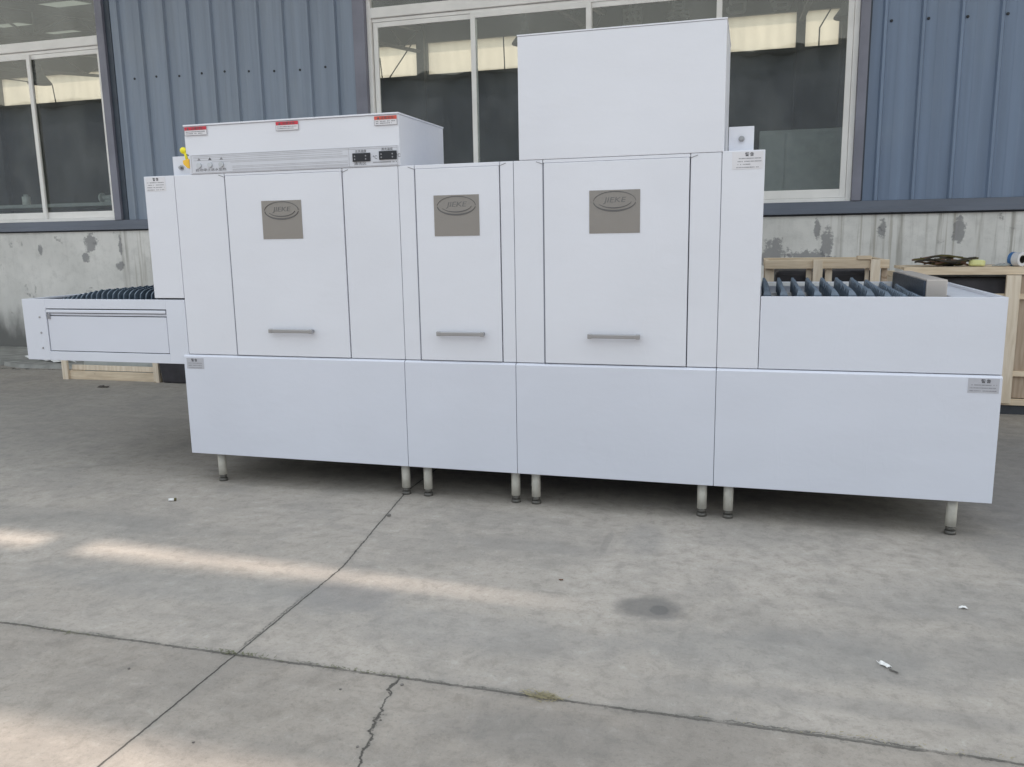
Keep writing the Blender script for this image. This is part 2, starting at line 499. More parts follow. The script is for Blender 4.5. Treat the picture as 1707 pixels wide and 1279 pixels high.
def text_bm(s, x, y, z, size, depth=.0012, width=None, mirror=False, shear=0.0, bold=0.0):
    """lettering standing in a plane facing -y, centred on x,z"""
    cu = bpy.data.curves.new('t', 'FONT')
    cu.body = s; cu.size = size; cu.extrude = depth; cu.align_x = 'CENTER'; cu.align_y = 'CENTER'; cu.shear = shear; cu.offset = bold
    cu.resolution_u = 3
    o = bpy.data.objects.new('t', cu)
    COL.objects.link(o)
    dg = bpy.context.evaluated_depsgraph_get(); dg.update()
    me = bpy.data.meshes.new_from_object(o.evaluated_get(dg))
    bm = B(); bm.from_mesh(me)
    bpy.data.objects.remove(o); bpy.data.curves.remove(cu); bpy.data.meshes.remove(me)
    xs = [v.co.x for v in bm.verts] or [0]
    k = (width / (max(xs) - min(xs))) if width else 1
    for v in bm.verts:
        a, b2, c = v.co
        v.co = (x + (-a if mirror else a) * k, y - c, z + b2)
    return bm
def merge(a, b):
    me = bpy.data.meshes.new('tmp'); b.to_mesh(me); b.free(); a.from_mesh(me); bpy.data.meshes.remove(me); return a

# ------------------------------------------------------------------ ground
bm = B()
vs = [bm.verts.new(v) for v in ((-90, -70, 0), (90, -70, 0), (90, 90, 0), (-90, 90, 0))]
bm.faces.new(vs)
g = obj('ground', bm, M['ground']); tag(g, kind='structure')

# ------------------------------------------------------------------ factory building
WY = 4.97
FY = 13.97
bld = thing('factory_building', (-3, WY, 0), 'long factory hall clad in blue grey ribbed sheet above a stained plaster base wall', 'building')
X0, X1 = -24.0, 9.0
ZT = 5.12
# base wall
obj('base_wall', bx(X0, X1, WY, WY + .24, 0, 1.625), M['wall'], bld)
# sill flashing: face plus drip edge
bm = bx(X0, X1, WY - .035, WY + .24, 1.632, 1.735)
box(bm, X0, X1, WY - .055, WY - .035, 1.615, 1.66)
obj('sill_flashing', bm, M['flash'], bld, bevel=.004)
obj('sill_shadow', bx(X0, X1, WY - .012, WY + .02, 1.598, 1.614), M['seam'], bld)  # dark strip standing in for the shadow line under the flashing
def clad(xa, xb, ribs, scr, mat, z0=1.737, z1=ZT):
    bm = B()
    # ribbed profile as one thin folded sheet
    prof = []
    xs = sorted(r for r in ribs if xa + .05 < r < xb - .05)
    prof.append((xa, WY))
    for r in xs:
        prof += [(r - .026, WY), (r - .012, WY - .036), (r + .012, WY - .036), (r + .026, WY)]
        mid = r + .165
        if mid < xb - .1: prof += [(mid - .05, WY), (mid - .04, WY - .003), (mid + .04, WY - .003), (mid + .05, WY)]
    prof.append((xb, WY))
    prof = sorted(prof, key=lambda p: p[0])
    prev = None
    for (px, py) in prof:
        a = bm.verts.new((px, py, z0)); b = bm.verts.new((px, py, z1))
        if prev: bm.faces.new((prev[0], a, b, prev[1]))
        prev = (a, b)
    # back layer gives the sheet its wall thickness
    box(bm, xa, xb, WY + .03, WY + .09, z0, z1)
    o = obj('ribbed_cladding', bm, mat, bld)
    for (sx, sz) in scr:
        b2 = B(); cyl(b2, (sx, WY - .008, sz), (sx, WY + .002, sz), .014, n=12); cyl(b2, (sx, WY - .014, sz), (sx, WY - .008, sz), .009, n=6)
        obj('screw', b2, M['seam'], o)
clad(-7.72, -4.58, [-7.60, -7.28, -6.94, -6.61, -6.29, -5.98, -5.66, -5.33, -5.0, -4.66],
     list(zip([-7.44, -7.12, -6.79, -6.47, -6.15, -5.82, -5.48, -5.14, -4.81], [3.45, 3.455, 3.44, 3.45, 3.45, 3.43, 3.41, 3.40, 3.41])), M['clad'])
clad(1.05, X1, [1.16 + .335 * i + .01 for i in range(24)], [(1.224, 3.42), (1.549, 3.415), (1.884, 3.403), (2.22, 3.40)], M['clad2'])
# trims beside the openings
def trim(x0, x1, mat, z0=1.737, z1=ZT, y0=WY - .05, y1=WY + .12):
    return obj('corner_trim', bx(x0, x1, y0, y1, z0, z1), mat, bld, bevel=.004)
trim(-7.905, -7.80, M['trim'])
obj('trim_groove', bx(-7.798, -7.722, WY - .01, WY + .12, 1.737, ZT), M['trimdark'], bld)
trim(-4.578, -4.42, M['clad'], y0=WY - .02)
trim(-4.418, -4.275, M['trim'])
trim(.945, 1.03, M['trim'])
obj('trim_groove', bx(1.032, 1.048, WY - .01, WY + .12, 1.737, ZT), M['trimdark'], bld)
# windows
def window(xa, xb, mull, sashes, upper):
    """frame with a transom at 3.87-4.0 m, sliding sashes below, fixed lights above"""
    y0, y1 = WY + .01, WY + .10
    f = B()
    box(f, xa, xa + .05, y0, y1, 1.737, 5.05); box(f, xb - .05, xb, y0, y1, 1.737, 5.05)
    box(f, xa + .05, xb - .05, y0, y1, 1.737, 1.775)
    box(f, xa + .05, xb - .05, y0, y1, 5.0, 5.05)
    fo = obj('window', f, M['alu'], bld, bevel=.003)
    obj('transom', bx(xa + .05, xb - .05, y0 - .004, y1, 3.895, 4.005), M['alu'], fo, bevel=.004)
    obj('track', bx(xa + .05, xb - .05, y0 + .03, y1, 3.855, 3.892), M['alu'], fo, bevel=.003)
    for u in upper:
        obj('upper_mullion', bx(u - .03, u + .03, y0 + .002, y1 - .01, 4.007, 4.998), M['alu'], fo, bevel=.003)
    for (a, b, front) in sashes:
        ya, yb = (y0 + .008, y0 + .036) if front else (y0 + .04, y0 + .068)
        s = B()
        box(s, a, a + .055, ya, yb, 1.777, 3.853); box(s, b - .055, b, ya, yb, 1.777, 3.853)
        box(s, a + .055, b - .055, ya, yb, 1.777, 1.86); box(s, a + .055, b - .055, ya, yb, 3.80, 3.853)
        obj('sash', s, M['alu'], fo, bevel=.003)
        yc = (ya + yb) / 2
        obj('pane', bx(a + .053, b - .053, yc - .0025, yc + .0025, 1.858, 3.802), M['glass'], fo)
    us = [xa + .05] + [u for u in upper] + [xb - .05]
    for a, b in zip(us[:-1], us[1:]):
        obj('pane', bx(a + .005, b - .005, y0 + .045, y0 + .05, 4.007, 4.998), M['glass'], fo)
    return fo
window(-13.2, -7.907, None, [(-13.1, -11.8, True), (-11.85, -10.5, False), (-10.55, -9.045, True), (-9.12, -7.96, False)], [-10.5])
window(-4.273, .943, None, [(-4.215, -2.98, False), (-3.04, -1.70, True), (-1.75, -.36, False), (-.415, .89, True)], [-.38])
# wall beyond left window (outside the frame, closes the hall)
obj('ribbed_cladding', bx(X0, -13.22, WY, WY + .09, 1.737, ZT), M['clad'], bld)
# hall shell
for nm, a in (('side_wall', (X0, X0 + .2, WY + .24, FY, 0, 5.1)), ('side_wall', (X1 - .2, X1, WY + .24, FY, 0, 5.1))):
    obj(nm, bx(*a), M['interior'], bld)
bays = [(-23.8, -19.05), (-18.93, -15.3), (-15.1, -7.235), (-7.035, .715), (.865, 1.50), (1.75, 8.6)]
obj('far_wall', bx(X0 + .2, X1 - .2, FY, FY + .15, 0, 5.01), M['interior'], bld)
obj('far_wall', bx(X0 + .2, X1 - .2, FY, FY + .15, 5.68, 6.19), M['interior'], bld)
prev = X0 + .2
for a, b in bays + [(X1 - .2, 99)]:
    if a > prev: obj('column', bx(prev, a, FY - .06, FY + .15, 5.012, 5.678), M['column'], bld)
    prev = b
for a, b in bays:
    obj('daylight_panel', bx(a, b, FY + .06, FY + .064, 5.012, 5.678), M['daylight'], bld)
for cx in (-18.99, -15.2, -7.135, .79, 1.62):
    obj('column', bx(cx - .085, cx + .085, FY - .2, FY - .065, .005, 6.2), M['column'], bld)
# wires and braces in front of the band
for p0, p1 in [((-8.17, 5.44), (-8.13, 5.0)), ((-7.40, 5.66), (-7.95, 5.0)), ((-17.25, 5.42), (-17.2, 5.0)), ((-19, 5.72), (-17.25, 5.43)),
               ((1.14, 5.33), (1.14, 5.0)), ((1.14, 5.33), (1.34, 5.68)), ((-5.27, 5.68), (-5.25, 5.0))]:
    b2 = cyl(B(), (p0[0], FY - .03, p0[1]), (p1[0], FY - .03, p1[1]), .014, n=8)
    obj('brace_wire', b2, M['column'], bld)
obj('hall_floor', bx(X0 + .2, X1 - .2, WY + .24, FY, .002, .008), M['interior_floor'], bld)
# roof with skylights: plane z = 5.35 + .1 (y - WY)
def rz(y): return 5.14 + .118 * (y - WY)
sk = []
for cx in (-19.5, -16.9, -14.3, -11.7, -9.1, 0.0, 5.0):
    sk.append((cx - .42, cx + .42))
def slope_box(bm, x0, x1, y0, y1, th=.05, dz=0.0):
    pts = [(y0, rz(y0) + dz), (y1, rz(y1) + dz), (y1, rz(y1) + th + dz), (y0, rz(y0) + th + dz)]
    return extr(bm, pts, 0, x0, x1)
bm = B(); prev = X0 - .1
for a, b in sk + [(X1 + .1, 0)]:
    slope_box(bm, prev, a, WY - .12, FY + .3); prev = b
for a, b in sk:
    slope_box(bm, a, b, WY - .12, 7.2); slope_box(bm, a, b, 12.6, FY + .3)
roof = obj('roof', bm, M['interior_dark'], bld)
for a, b in sk:
    obj('skylight', slope_box(B(), a, b, 7.2, 12.6, .008, .02), M['rooflight'], roof)
for py in (6.2, 7.5, 8.8, 10.1, 11.4, 12.7):
    obj('purlin', bx(X0 + .2, X1 - .2, py - .04, py + .04, rz(py) - .16, rz(py) - .006), M['interior_dark'], bld)
for tx in (-15.2, -11.2, -7.135, -3.1, .79, 4.8):
    b2 = B()
    slope_box(b2, tx - .05, tx + .05, WY + .25, FY - .01, .1, -.30)
    slope_box(b2, tx - .04, tx + .04, WY + .25, FY - .01, .06, -.75)
    n = 9
    for i in range(n):
        ya = WY + .4 + i * (FY - WY - .6) / n; yb = ya + (FY - WY - .6) / n
        za, zb = (rz(ya) - .25, rz(yb) - .7) if i % 2 else (rz(ya) - .7, rz(yb) - .25)
        cyl(b2, (tx, ya, za), (tx, yb, zb), .02, n=6)
    obj('truss', b2, M['column'], bld)
# added unseen roof: shades the yard, its gap shaped to throw the sun streak
def cz(y): return 6.42 - .18 * (y - .435)
def added_canopy(bm, pts, th=.012):
    """pts: outline in plan"""
    A = [bm.verts.new((x, y, cz(y))) for x, y in pts]; C = [bm.verts.new((x, y, cz(y) + th)) for x, y in pts]
    n = len(pts)
    for i in range(n): bm.faces.new((A[i], A[(i + 1) % n], C[(i + 1) % n], C[i]))
    bm.faces.new(A[::-1]); bm.faces.new(C)
    return bm
cy0, cy1 = 1.508, 1.665
cn = obj('added_canopy', added_canopy(B(), [(-24, cy1), (-3.2, cy1 - .012), (-1.7, cy0 + .09), (-.5, cy0 + .003), (9, cy0 + .003), (9, WY), (-24, WY)]), M['added_canopy'], bld)
obj('shade_front_sheet', added_canopy(B(), [(-24, .435), (9, .435), (9, cy0), (-24, cy0)]), M['added_canopy'], cn)
obj('added_edge_strip', bx(-24, 9, .405, .433, 6.33, 6.47), M['trim'], cn)
for bxp in (-3.19, -8.2, -13.2, -18.2):
    obj('streak_break', added_canopy(B(), [(bxp - .13, cy0 - .02), (bxp + .13, cy0 - .02), (bxp + .13, cy1 + .02), (bxp - .13, cy1 + .02)], .02), M['trim'], cn).location.z -= .024  # added pieces that interrupt the sun streak
for tx in (-19.2, -15.2, -11.2, -7.2, -3.19, .8, 4.8):
    bm = B()
    extr(bm, [(.46, cz(.46) - .16), (WY - .02, cz(WY) - .30), (WY - .02, cz(WY) - .03), (.46, cz(.46) - .03)], 0, tx - .05, tx + .05)
    obj('added_canopy_beam', bm, M['column'], cn)
obj('upper_wall', bx(X0, X1, WY + .0, WY + .09, ZT + .005, 5.66), M['clad'], bld)

# lettering on the far wall, seen the wrong way round
for s_, lx, lz in (('曲', -2.50, 5.84), ('其', -1.58, 5.90), ('己', -.42, 5.90), ('各', .42, 5.90)):
    obj('lettering', text_bm(s_, lx, FY - .012, lz, .46, .01, mirror=True, bold=.012), M['letter'], bld)

# invented building behind the viewer, so the window glass has something to mirror
ob = thing('backdrop_warehouse', (-3, -17, 0), 'plain blue grey warehouse across the yard, added for the window glass to mirror', 'building')
obj('wall', bx(-45, 40, -17.3, -17, 0, 7.4), M['clad'], ob)
obj('roof', bx(-45.3, 40.3, -27, -16.7, 7.41, 7.6), M['interior_dark'], ob)
# hanging lamps
for i, lx in enumerate((-11.85, -7.5, -3.22, 1.12)):
    ly = 8.0
    t_ = thing('pendant_lamp', (lx, ly, 4.16),
               ['dark conical pendant lamp hanging inside behind the left window', 'conical pendant lamp hanging inside behind the ribbed wall between the windows',
                'conical pendant lamp just left of the tall white exhaust box', 'conical pendant lamp at the right edge of the wide window'][i], 'lamp', 'pendant lamps inside the factory hall')
    b2 = B()
    cyl(b2, (lx, ly, 4.17), (lx, ly, 4.345), .19, .06, 28, caps=False)
    cyl(b2, (lx, ly, 4.155), (lx, ly, 4.17), .19, .19, 28, caps=False)
    obj('lamp_shade', b2, M['lamp'], t_)
    b2 = cyl(B(), (lx, ly, 4.345), (lx, ly, 4.47), .06, .05, 20)
    obj('lamp_cap', b2, M['lamp'], t_)
    obj('rod', cyl(B(), (lx, ly, 4.47), (lx, ly, rz(ly)), .012, n=8), M['lamp'], t_)
# things standing inside behind the glass
t_ = thing('reflection_cabinet', (.62, 6.6, 0), 'tall grey box inside, standing in for a pale reflection at the right end of the wide window', 'cabinet')  # added box; its grey front stands in for a reflection in the glass
obj('body', bx(.05, 1.25, 6.45, 6.95, .02, 2.62), M['cab'], t_, bevel=.01)
obj('door', bx(.07, .34, 6.435, 6.449, .08, 2.58), M['cab'], t_, bevel=.004)
obj('door', bx(.36, 1.23, 6.435, 6.449, .08, 2.58), M['cab'], t_, bevel=.004)
t_ = thing('work_table', (-10.2, 6.9, 0), 'long dim work table inside behind the left window', 'table')
obj('tabletop', bx(-12.2, -8.9, 6.4, 7.2, 2.0, 2.05), M['cab'], t_)
for lx, ly in ((-12.1, 6.5), (-12.1, 7.1), (-9.0, 6.5), (-9.0, 7.1)):
    obj('leg', bx(lx - .03, lx + .03, ly - .03, ly + .03, .01, 1.998), M['column'], t_)
t_ = thing('bench_grinder', (-9.5, 6.7, 2.052), 'small pale grinder on the table inside, near the right edge of the left window', 'grinder')
b2 = cyl(B(), (-9.62, 6.7, 2.13), (-9.38, 6.7, 2.13), .045, n=16)
obj('motor', b2, M['cab'], t_)
for gx in (-9.64, -9.36):
    obj('wheel', cyl(B(), (gx - .012, 6.7, 2.13), (gx + .012, 6.7, 2.13), .075, n=20), M['letter'], t_)
obj('stand', bx(-9.56, -9.44, 6.65, 6.75, 2.052, 2.1), M['cab'], t_)
t_ = thing('white_canister', (-11.1, 6.7, 2.052), 'small white canister on the table inside the left window', 'canister')
obj('can', cyl(B(), (-11.1, 6.7, 2.052), (-11.1, 6.7, 2.19), .06, n=16), M['letter'], t_)
obj('cap', cyl(B(), (-11.1, 6.7, 2.19), (-11.1, 6.7, 2.225), .035, n=16), M['cab'], t_)

# ------------------------------------------------------------------ the machine
mc = thing('conveyor_dishwasher', (-1.64, .62, 0), 'long white film covered industrial conveyor dishwasher standing on short steel legs', 'dishwasher')
DEP = 1.25
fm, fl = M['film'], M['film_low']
# shells
for nm, x0, x1 in (('chamber_shell', -3.188, -1.809), ('chamber_shell', -1.801, -1.176), ('chamber_shell', -1.168, -.151)):
    bm = bx(x0, x1, .026, DEP, .792, 1.818)
    obj(nm, bm, fm, mc)
    obj('front_backing', bx(x0 + .004, x1 - .004, .019, .0255, .80, 1.80), M['seam2'], mc)
def panel(x0, x1, z0, z1, y0=0.0, y1=.018, nm='front_panel', mat=None, bev=.0025):
    return obj(nm, bx(x0, x1, y0, y1, z0, z1), mat or fm, mc, bevel=bev)
ZB, ZTOP = .7925, 1.822
panel(-3.189, -2.862, ZB, ZTOP); panel(-2.128, -1.8065, ZB, ZTOP)
panel(-1.8035, -1.714, ZB, ZTOP); panel(-1.244, -1.1745, ZB, ZTOP)
panel(-1.1715, -1.021, ZB, ZTOP); panel(-.291, -.1485, ZB, ZTOP)
panel(-2.858, -2.132, 1.808, ZTOP, nm='door_header'); panel(-1.711, -1.247, 1.803, ZTOP, nm='door_header'); panel(-1.018, -.294, 1.806, ZTOP, nm='door_header')
def door(x0, x1, z1, pl, hd):
    d = panel(x0, x1, ZB + .0012, z1, -.004, .016, 'door')
    x0p, x1p = pl; cx = (x0p + x1p) / 2
    p = obj('nameplate', bx(x0p, x1p, -.0065, -.0042, 1.4545, 1.664), M['plate'], d, bevel=.0008)
    # raised oval with a double swoosh and letters
    b2 = B()
    def arc(cz, rx, rzz, w0, t0, t1, n=30, y=-.0095):
        for i in range(n):
            a0, a1 = t0 + (t1 - t0) * i / n, t0 + (t1 - t0) * (i + 1) / n
            k0, k1 = math.sin(math.pi * i / n), math.sin(math.pi * (i + 1) / n)
            q = []
            for a, k in ((a0, k0), (a1, k1)):
                ww = w0 * (.25 + .75 * k)
                q.append(((cx + rx * math.cos(a), cz + rzz * math.sin(a)), (cx + (rx - ww) * math.cos(a), cz + (rzz - ww) * math.sin(a))))
            vs = [b2.verts.new((u[0], yy, u[1])) for yy in (y, -.0063) for u in (q[0][0], q[0][1], q[1][1], q[1][0])]
            for f in ((0, 1, 2, 3), (4, 7, 6, 5), (0, 4, 5, 1), (2, 6, 7, 3), (0, 3, 7, 4), (1, 5, 6, 2)):
                b2.faces.new([vs[j] for j in f])
    arc(1.6085, .106, .050, .009, math.pi * 1.02, math.pi * 1.97)
    arc(1.614, .086, .040, .006, math.pi * 1.15, math.pi * 1.93)
    arc(1.6085, .106, .050, .004, 0.02, math.pi * .98)
    obj('emblem', b2, M['plate_relief'], d)
    obj('emblem_letters', text_bm('JIEKE', cx, -.0072, 1.615, .036, .0006, width=.115, shear=.2), M['plate_letters'], d)
    h0, h1 = hd
    b2 = B()
    box(b2, h0, h1, -.046, -.030, .932, .952)
    box(b2, h0 + .004, h0 + .022, -.031, -.0035, .934, .950); box(b2, h1 - .022, h1 - .004, -.031, -.0035, .934, .950)
    box(b2, h0 - .002, h0 + .020, -.048, -.028, .930, .954); box(b2, h1 - .020, h1 + .002, -.048, -.028, .930, .954)
    obj('handle', b2, M['handle'], d, bevel=.003)
    # corner notch at the top
    return d
door(-2.854, -2.134, 1.8065, (-2.632, -2.384), (-2.615, -2.344))
door(-1.7065, -1.2495, 1.8015, (-1.607, -1.358), (-1.600, -1.338))
door(-1.0135, -.2965, 1.8045, (-.782, -.530), (-.783, -.522))
# fine dark reveals beside the doors
for xx, wd in ((-2.858, .0035), (-1.7105, .003), (-1.0175, .003)):
    obj('seam_strip', bx(xx - wd, xx + wd, .001, .0185, ZB + .005, 1.80), M['seam2'], mc)
# small hinge spots at the top of the reveals
for xx, s in ((-2.862, -1), (-2.128, 1), (-1.714, -1), (-1.246, 1), (-1.02, -1), (-.292, 1)):
    b2 = B(); vs = [(xx, 1.800), (xx + s * .034, 1.812), (xx + s * .034, 1.8155), (xx, 1.8035)]
    extr(b2, vs, 1, -.0016, .0); obj('header_fold', b2, M['ink_grey'], mc)
# lower panels (stand 8 mm proud), chamfered top lip
def low(x0, x1, z0=.188, z1=.789):
    bm = B()
    pts = [(-.010, z0), (DEP, z0), (DEP, z1), (.004, z1), (-.010, z1 - .010)]
    extr(bm, pts, 0, x0, x1)
    # hollow look from below: recessed bottom skirt
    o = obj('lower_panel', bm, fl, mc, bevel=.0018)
    return o
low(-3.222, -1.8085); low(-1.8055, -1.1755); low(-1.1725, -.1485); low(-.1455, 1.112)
for xx in (-1.807, -1.174, -.147):
    obj('seam_strip', bx(xx - .003, xx + .003, -.005, .3, .20, .785), M['seam2'], mc)
    obj('seam_strip', bx(xx - .003, xx + .003, .004, .3, .795, 1.815), M['seam2'], mc)
# left end hood and right end hood
def hood(x0, x1, z0, z1):
    bm = B()
    box(bm, x0, x1, 0, .018, z0, z1); box(bm, x0, x1, .0185, DEP, 1.5, z1); box(bm, x0, x1, DEP - .02, DEP, z0, 1.499)
    return obj('end_hood', bm, fm, mc, bevel=.0025)
hood(-3.396, -3.1925, 1.1215, 1.822)
hood(-.1455, .0485, .792, 1.826)
for xa, xb in ((-3.30, -3.293), (-.03, -.023)):
    for k in range(12):
        y = .06 + k * .096
        obj('strip_curtain', bx(xa, xb, y, y + .09, 1.17, 1.499), M['belt2'], mc)
# side posts with bolts behind the hood
for (x0, x1, z1, bxx, bz) in ((-3.266, -3.10, 1.937, -3.208, 1.872), (-.122, -.005, 1.946, -.062, 1.888)):
    p = obj('side_bracket', bx(x0, x1, .10, .16, 1.8265, z1), fm, mc, bevel=.002)
    b2 = cyl(B(), (bxx, .0985, bz), (bxx, .092, bz), .014, n=16); cyl(b2, (bxx, .0918, bz), (bxx, .078, bz), .009, .008, n=6)
    obj('bolt', b2, M['handle'], p)
# control box
cb = extr(B(), [(-3.078, 1.8235), (-1.790, 1.8235), (-1.790, 2.084), (-3.097, 2.084), (-3.097, 1.940), (-3.078, 1.930)], 1, -.0005, .66)
cbo = obj('control_box', cb, fm, mc, bevel=.002)
obj('lid', bx(-3.100, -1.787, -.007, .664, 2.085, 2.094), fm, cbo, bevel=.002)
obj('control_strip', bx(-3.072, -1.795, -.0028, -.0012, 1.8255, 1.929), M['strip'], cbo)
def ys(): return -.0036
# printed rules: across the whole strip, interrupted by the labels
b2 = B()
def rule(x0, x1, z, h=.0022):
    box(b2, x0, x1, -.0034, -.0026, z - h / 2, z + h / 2)
rule(-3.06, -1.80, 1.925, .003); rule(-3.05, -1.80, 1.917); 
for z in (1.9085, 1.897): rule(-3.05, -2.12, z)
rule(-2.93, -2.09, 1.887); rule(-2.81, -2.09, 1.8805)
for z in (1.859, 1.852): rule(-2.80, -2.09, z)
rule(-2.80, -2.09, 1.842); rule(-2.80, -2.09, 1.8365)
rule(-3.06, -1.80, 1.829, .003)
for x_ in (-3.063, -2.083, -1.803): box(b2, x_ - .001, x_ + .001, -.0034, -.0026, 1.83, 1.924)
obj('printed_lines', b2, M['ink_pale'], cbo)
for i, x_ in enumerate((-3.013, -2.942, -2.868)):
    b2 = cyl(B(), (x_, -.0028, 1.870), (x_, -.014, 1.870), .0155, .0135, 20)
    k = obj('button', b2, M['btn'], cbo)
    b2 = B()
    extr(b2, [(x_ - .012, 1.896), (x_ + .012, 1.896), (x_, 1.912)], 1, -.0036, -.0026)
    obj('symbol', b2, M['ink'] if i == 1 else M['ink_grey'], cbo)
obj('button_lettering', text_bm('启动停止进水加热', -2.94, -.0032, 1.8435, .017, .0003, width=.20), M['ink'], cbo)
for x0, x1, z0, z1, s1, s2 in ((-2.060, -1.957, 1.8525, 1.896, '主洗温度', '清洗区'), (-1.906, -1.806, 1.857, 1.901, '漂洗温度', '')):
    dsp = obj('display', bx(x0, x1, -.010, -.0026, z0, z1), M['black'], cbo, bevel=.002)
    for dx in (.014, .078):
        for dz in (.012, .028):
            obj('key', cyl(B(), (x0 + dx, -.0101, z0 + dz), (x0 + dx, -.0115, z0 + dz), .004, n=10), M['ink_grey'], cbo)
    obj('display_lettering', text_bm(s1, (x0 + x1) / 2 - .005, -.0032, z1 + .009, .0165, .0003, width=.066), M['ink'], cbo)
    obj('degree_sign', text_bm('℃', x1 + (.026 if s2 else .008), -.0032, (z0 + z1) / 2 - .004, .024, .0003), M['ink'], cbo)
    if s2: obj('display_lettering', text_bm(s2, (x0 + x1) / 2 - .01, -.0032, z0 - .011, .0175, .0003, width=.072), M['ink'], cbo)
b2 = B()
for k in range(22):
    if random.random() < .85: box(b2, -1.945 + k * .0063, -1.945 + k * .0063 + .0045, -.0034, -.0026, 1.842, 1.8485)
obj('fine_print', b2, M['ink_grey'], cbo)
# warning stickers with a red header
def dashes(bm, x0, x1, z, h, y, pitch):
    x_ = x0
    while x_ < x1:
        wd = pitch * random.uniform(.5, .85)
        if random.random() < .9: box(bm, x_, min(x_ + wd, x1), y - .0006, y, z - h / 2, z + h / 2)
        x_ += pitch
for x0, x1, zt, mt in ((-3.092, -2.946, 2.082, 'red'), (-2.510, -2.372, 2.081, 'red'), (-1.926, -1.796, 2.079, 'redor')):
    stk = obj('warning_sticker', bx(x0, x1, -.0055, -.0041, zt - .047, zt), M['sticker'], cbo)
    obj('sticker_header', bx(x0 + .001, x1 - .001, -.0064, -.0056, zt - .019, zt - .001), M[mt], cbo)
    b2 = B(); box(b2, x0, x1, -.0062, -.0056, zt - .047, zt - .0455)
    box(b2, x0, x0 + .0015, -.0062, -.0056, zt - .0455, zt - .0195); box(b2, x1 - .0015, x1, -.0062, -.0056, zt - .0455, zt - .0195)
    dashes(b2, x0 + .01, x1 - .012, zt - .0275, .0045, -.0057, .008); dashes(b2, x0 + .01, x1 - .03, zt - .037, .0045, -.0057, .008)
    obj('sticker_print', b2, M['ink_grey'], cbo)
    b2 = text_bm('注意安全', (x0 + x1) / 2 + .01, -.0068, zt - .011, .0155, .0003, width=.075)
    extr(b2, [(x0 + .016, zt - .017), (x0 + .032, zt - .017), (x0 + .024, zt - .003)], 1, -.0072, -.0065)
    obj('sticker_lettering', b2, M['ink'], cbo)
# pale instruction stickers on the body
def note(x0, x1, z0, z1, y, mat, hx, lines):
    s_ = obj('instruction_sticker', bx(x0, x1, y - .0012, y - .0002, z0, z1), mat, mc)
    obj('sticker_lettering', text_bm('警 告', hx, y - .0015, z1 - .014, .017, .0003, bold=.0008), M['ink'], s_)
    b2 = B()
    for i, (a, b) in enumerate(lines):
        dashes(b2, a, b, z1 - .031 - i * .0135, .0042, y - .0013, .006)
    obj('sticker_print', b2, M['ink_grey'], s_)
note(-3.384, -3.250, 1.738, 1.817, 0, M['sticker'], -3.315, [(-3.375, -3.26)] * 4)
note(-3.203, -3.086, .706, .770, -.010, M['sticker_grey'], -3.15, [(-3.192, -3.10)] * 3)
note(-.100, .040, 1.740, 1.820, 0, M['sticker'], -.022, [(-.07, .03), (-.075, .035), (-.075, -.015), (-.08, .02)])
note(.972, 1.100, .708, .776, -.010, M['sticker_grey'], 1.045, [(.98, 1.09)] * 3)
# yellow caution tags left of the control box
b2 = B(); bmesh.ops.create_uvsphere(b2, u_segments=16, v_segments=10, radius=.019, matrix=Matrix.Translation((-3.117, .005, 1.957)))
cyl(b2, (-3.110, .005, 1.957), (-3.10, .01, 1.90), .008, n=10)
obj('warning_knob', b2, M['yellow'], cbo, smooth=True)
b2 = extr(B(), [(-3.124, 1.903), (-3.083, 1.910), (-3.080, 1.858), (-3.096, 1.858), (-3.122, 1.882)], 1, .0, .02)
obj('caution_tag', b2, M['orange'], cbo, bevel=.003)
# tall exhaust housing
eb = obj('exhaust_housing', bx(-1.142, -.1395, -.001, .62, 1.8235, 2.414), fm, mc, bevel=.003)
obj('exhaust_cover', bx(-1.144, -.1375, -.003, .622, 2.415, 2.422), fm, mc, bevel=.001)
# loading table (left)
lt = B()
box(lt, -4.386, -4.21, 0, .02, .730, 1.112); box(lt, -3.325, -3.1925, 0, .02, .730, 1.112)
box(lt, -4.21, -3.325, 0, .02, 1.054, 1.112); box(lt, -4.21, -3.325, 0, .02, .730, .786)
box(lt, -4.386, -4.366, .02, DEP, .730, 1.112); box(lt, -4.366, -3.1925, DEP - .02, DEP, .730, 1.112)
box(lt, -4.366, -3.1925, .02, DEP - .02, .730, .745)
box(lt, -4.366, -4.345, .02, DEP - .02, 1.10, 1.112)
lto = obj('loading_table', lt, M['film_in'], mc, bevel=.002)
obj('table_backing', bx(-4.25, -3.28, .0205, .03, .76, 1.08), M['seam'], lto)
hz = obj('hatch', bx(-4.2035, -3.331, .004, .016, .7905, 1.006), fl, lto, bevel=.002)
b2 = bx(-4.2035, -3.331, .008, .0195, 1.0115, 1.024)
obj('hatch_pull', b2, fl, lto, bevel=.001)
obj('hatch_pull', bx(-4.2035, -3.331, -.004, .012, 1.0285, 1.0475), M['film_in'], lto, bevel=.003)
obj('latch', bx(-4.198, -4.180, -.003, .004, .990, 1.020), M['ink_grey'], lto)
for z_ in (1.0, .902, .806):
    obj('rivet', cyl(B(), (-4.26, -.0003, z_), (-4.26, -.005, z_), .0065, .005, 12), M['handle'], lto)
# unloading table (right)
rt = B()
box(rt, .0515, 1.110, 0, .02, .7925, 1.143)
box(rt, 1.090, 1.110, .02, DEP, .7925, 1.143); box(rt, .0515, 1.090, DEP - .02, DEP, .7925, 1.143)
box(rt, .0515, 1.090, .02, DEP - .02, .7925, .81)
box(rt, .93, 1.09, .02, DEP - .02, 1.115, 1.128)
box(rt, .0515, .93, .02, .034, 1.128, 1.141)
rto = obj('unloading_table', rt, M['film_in'], mc, bevel=.002)
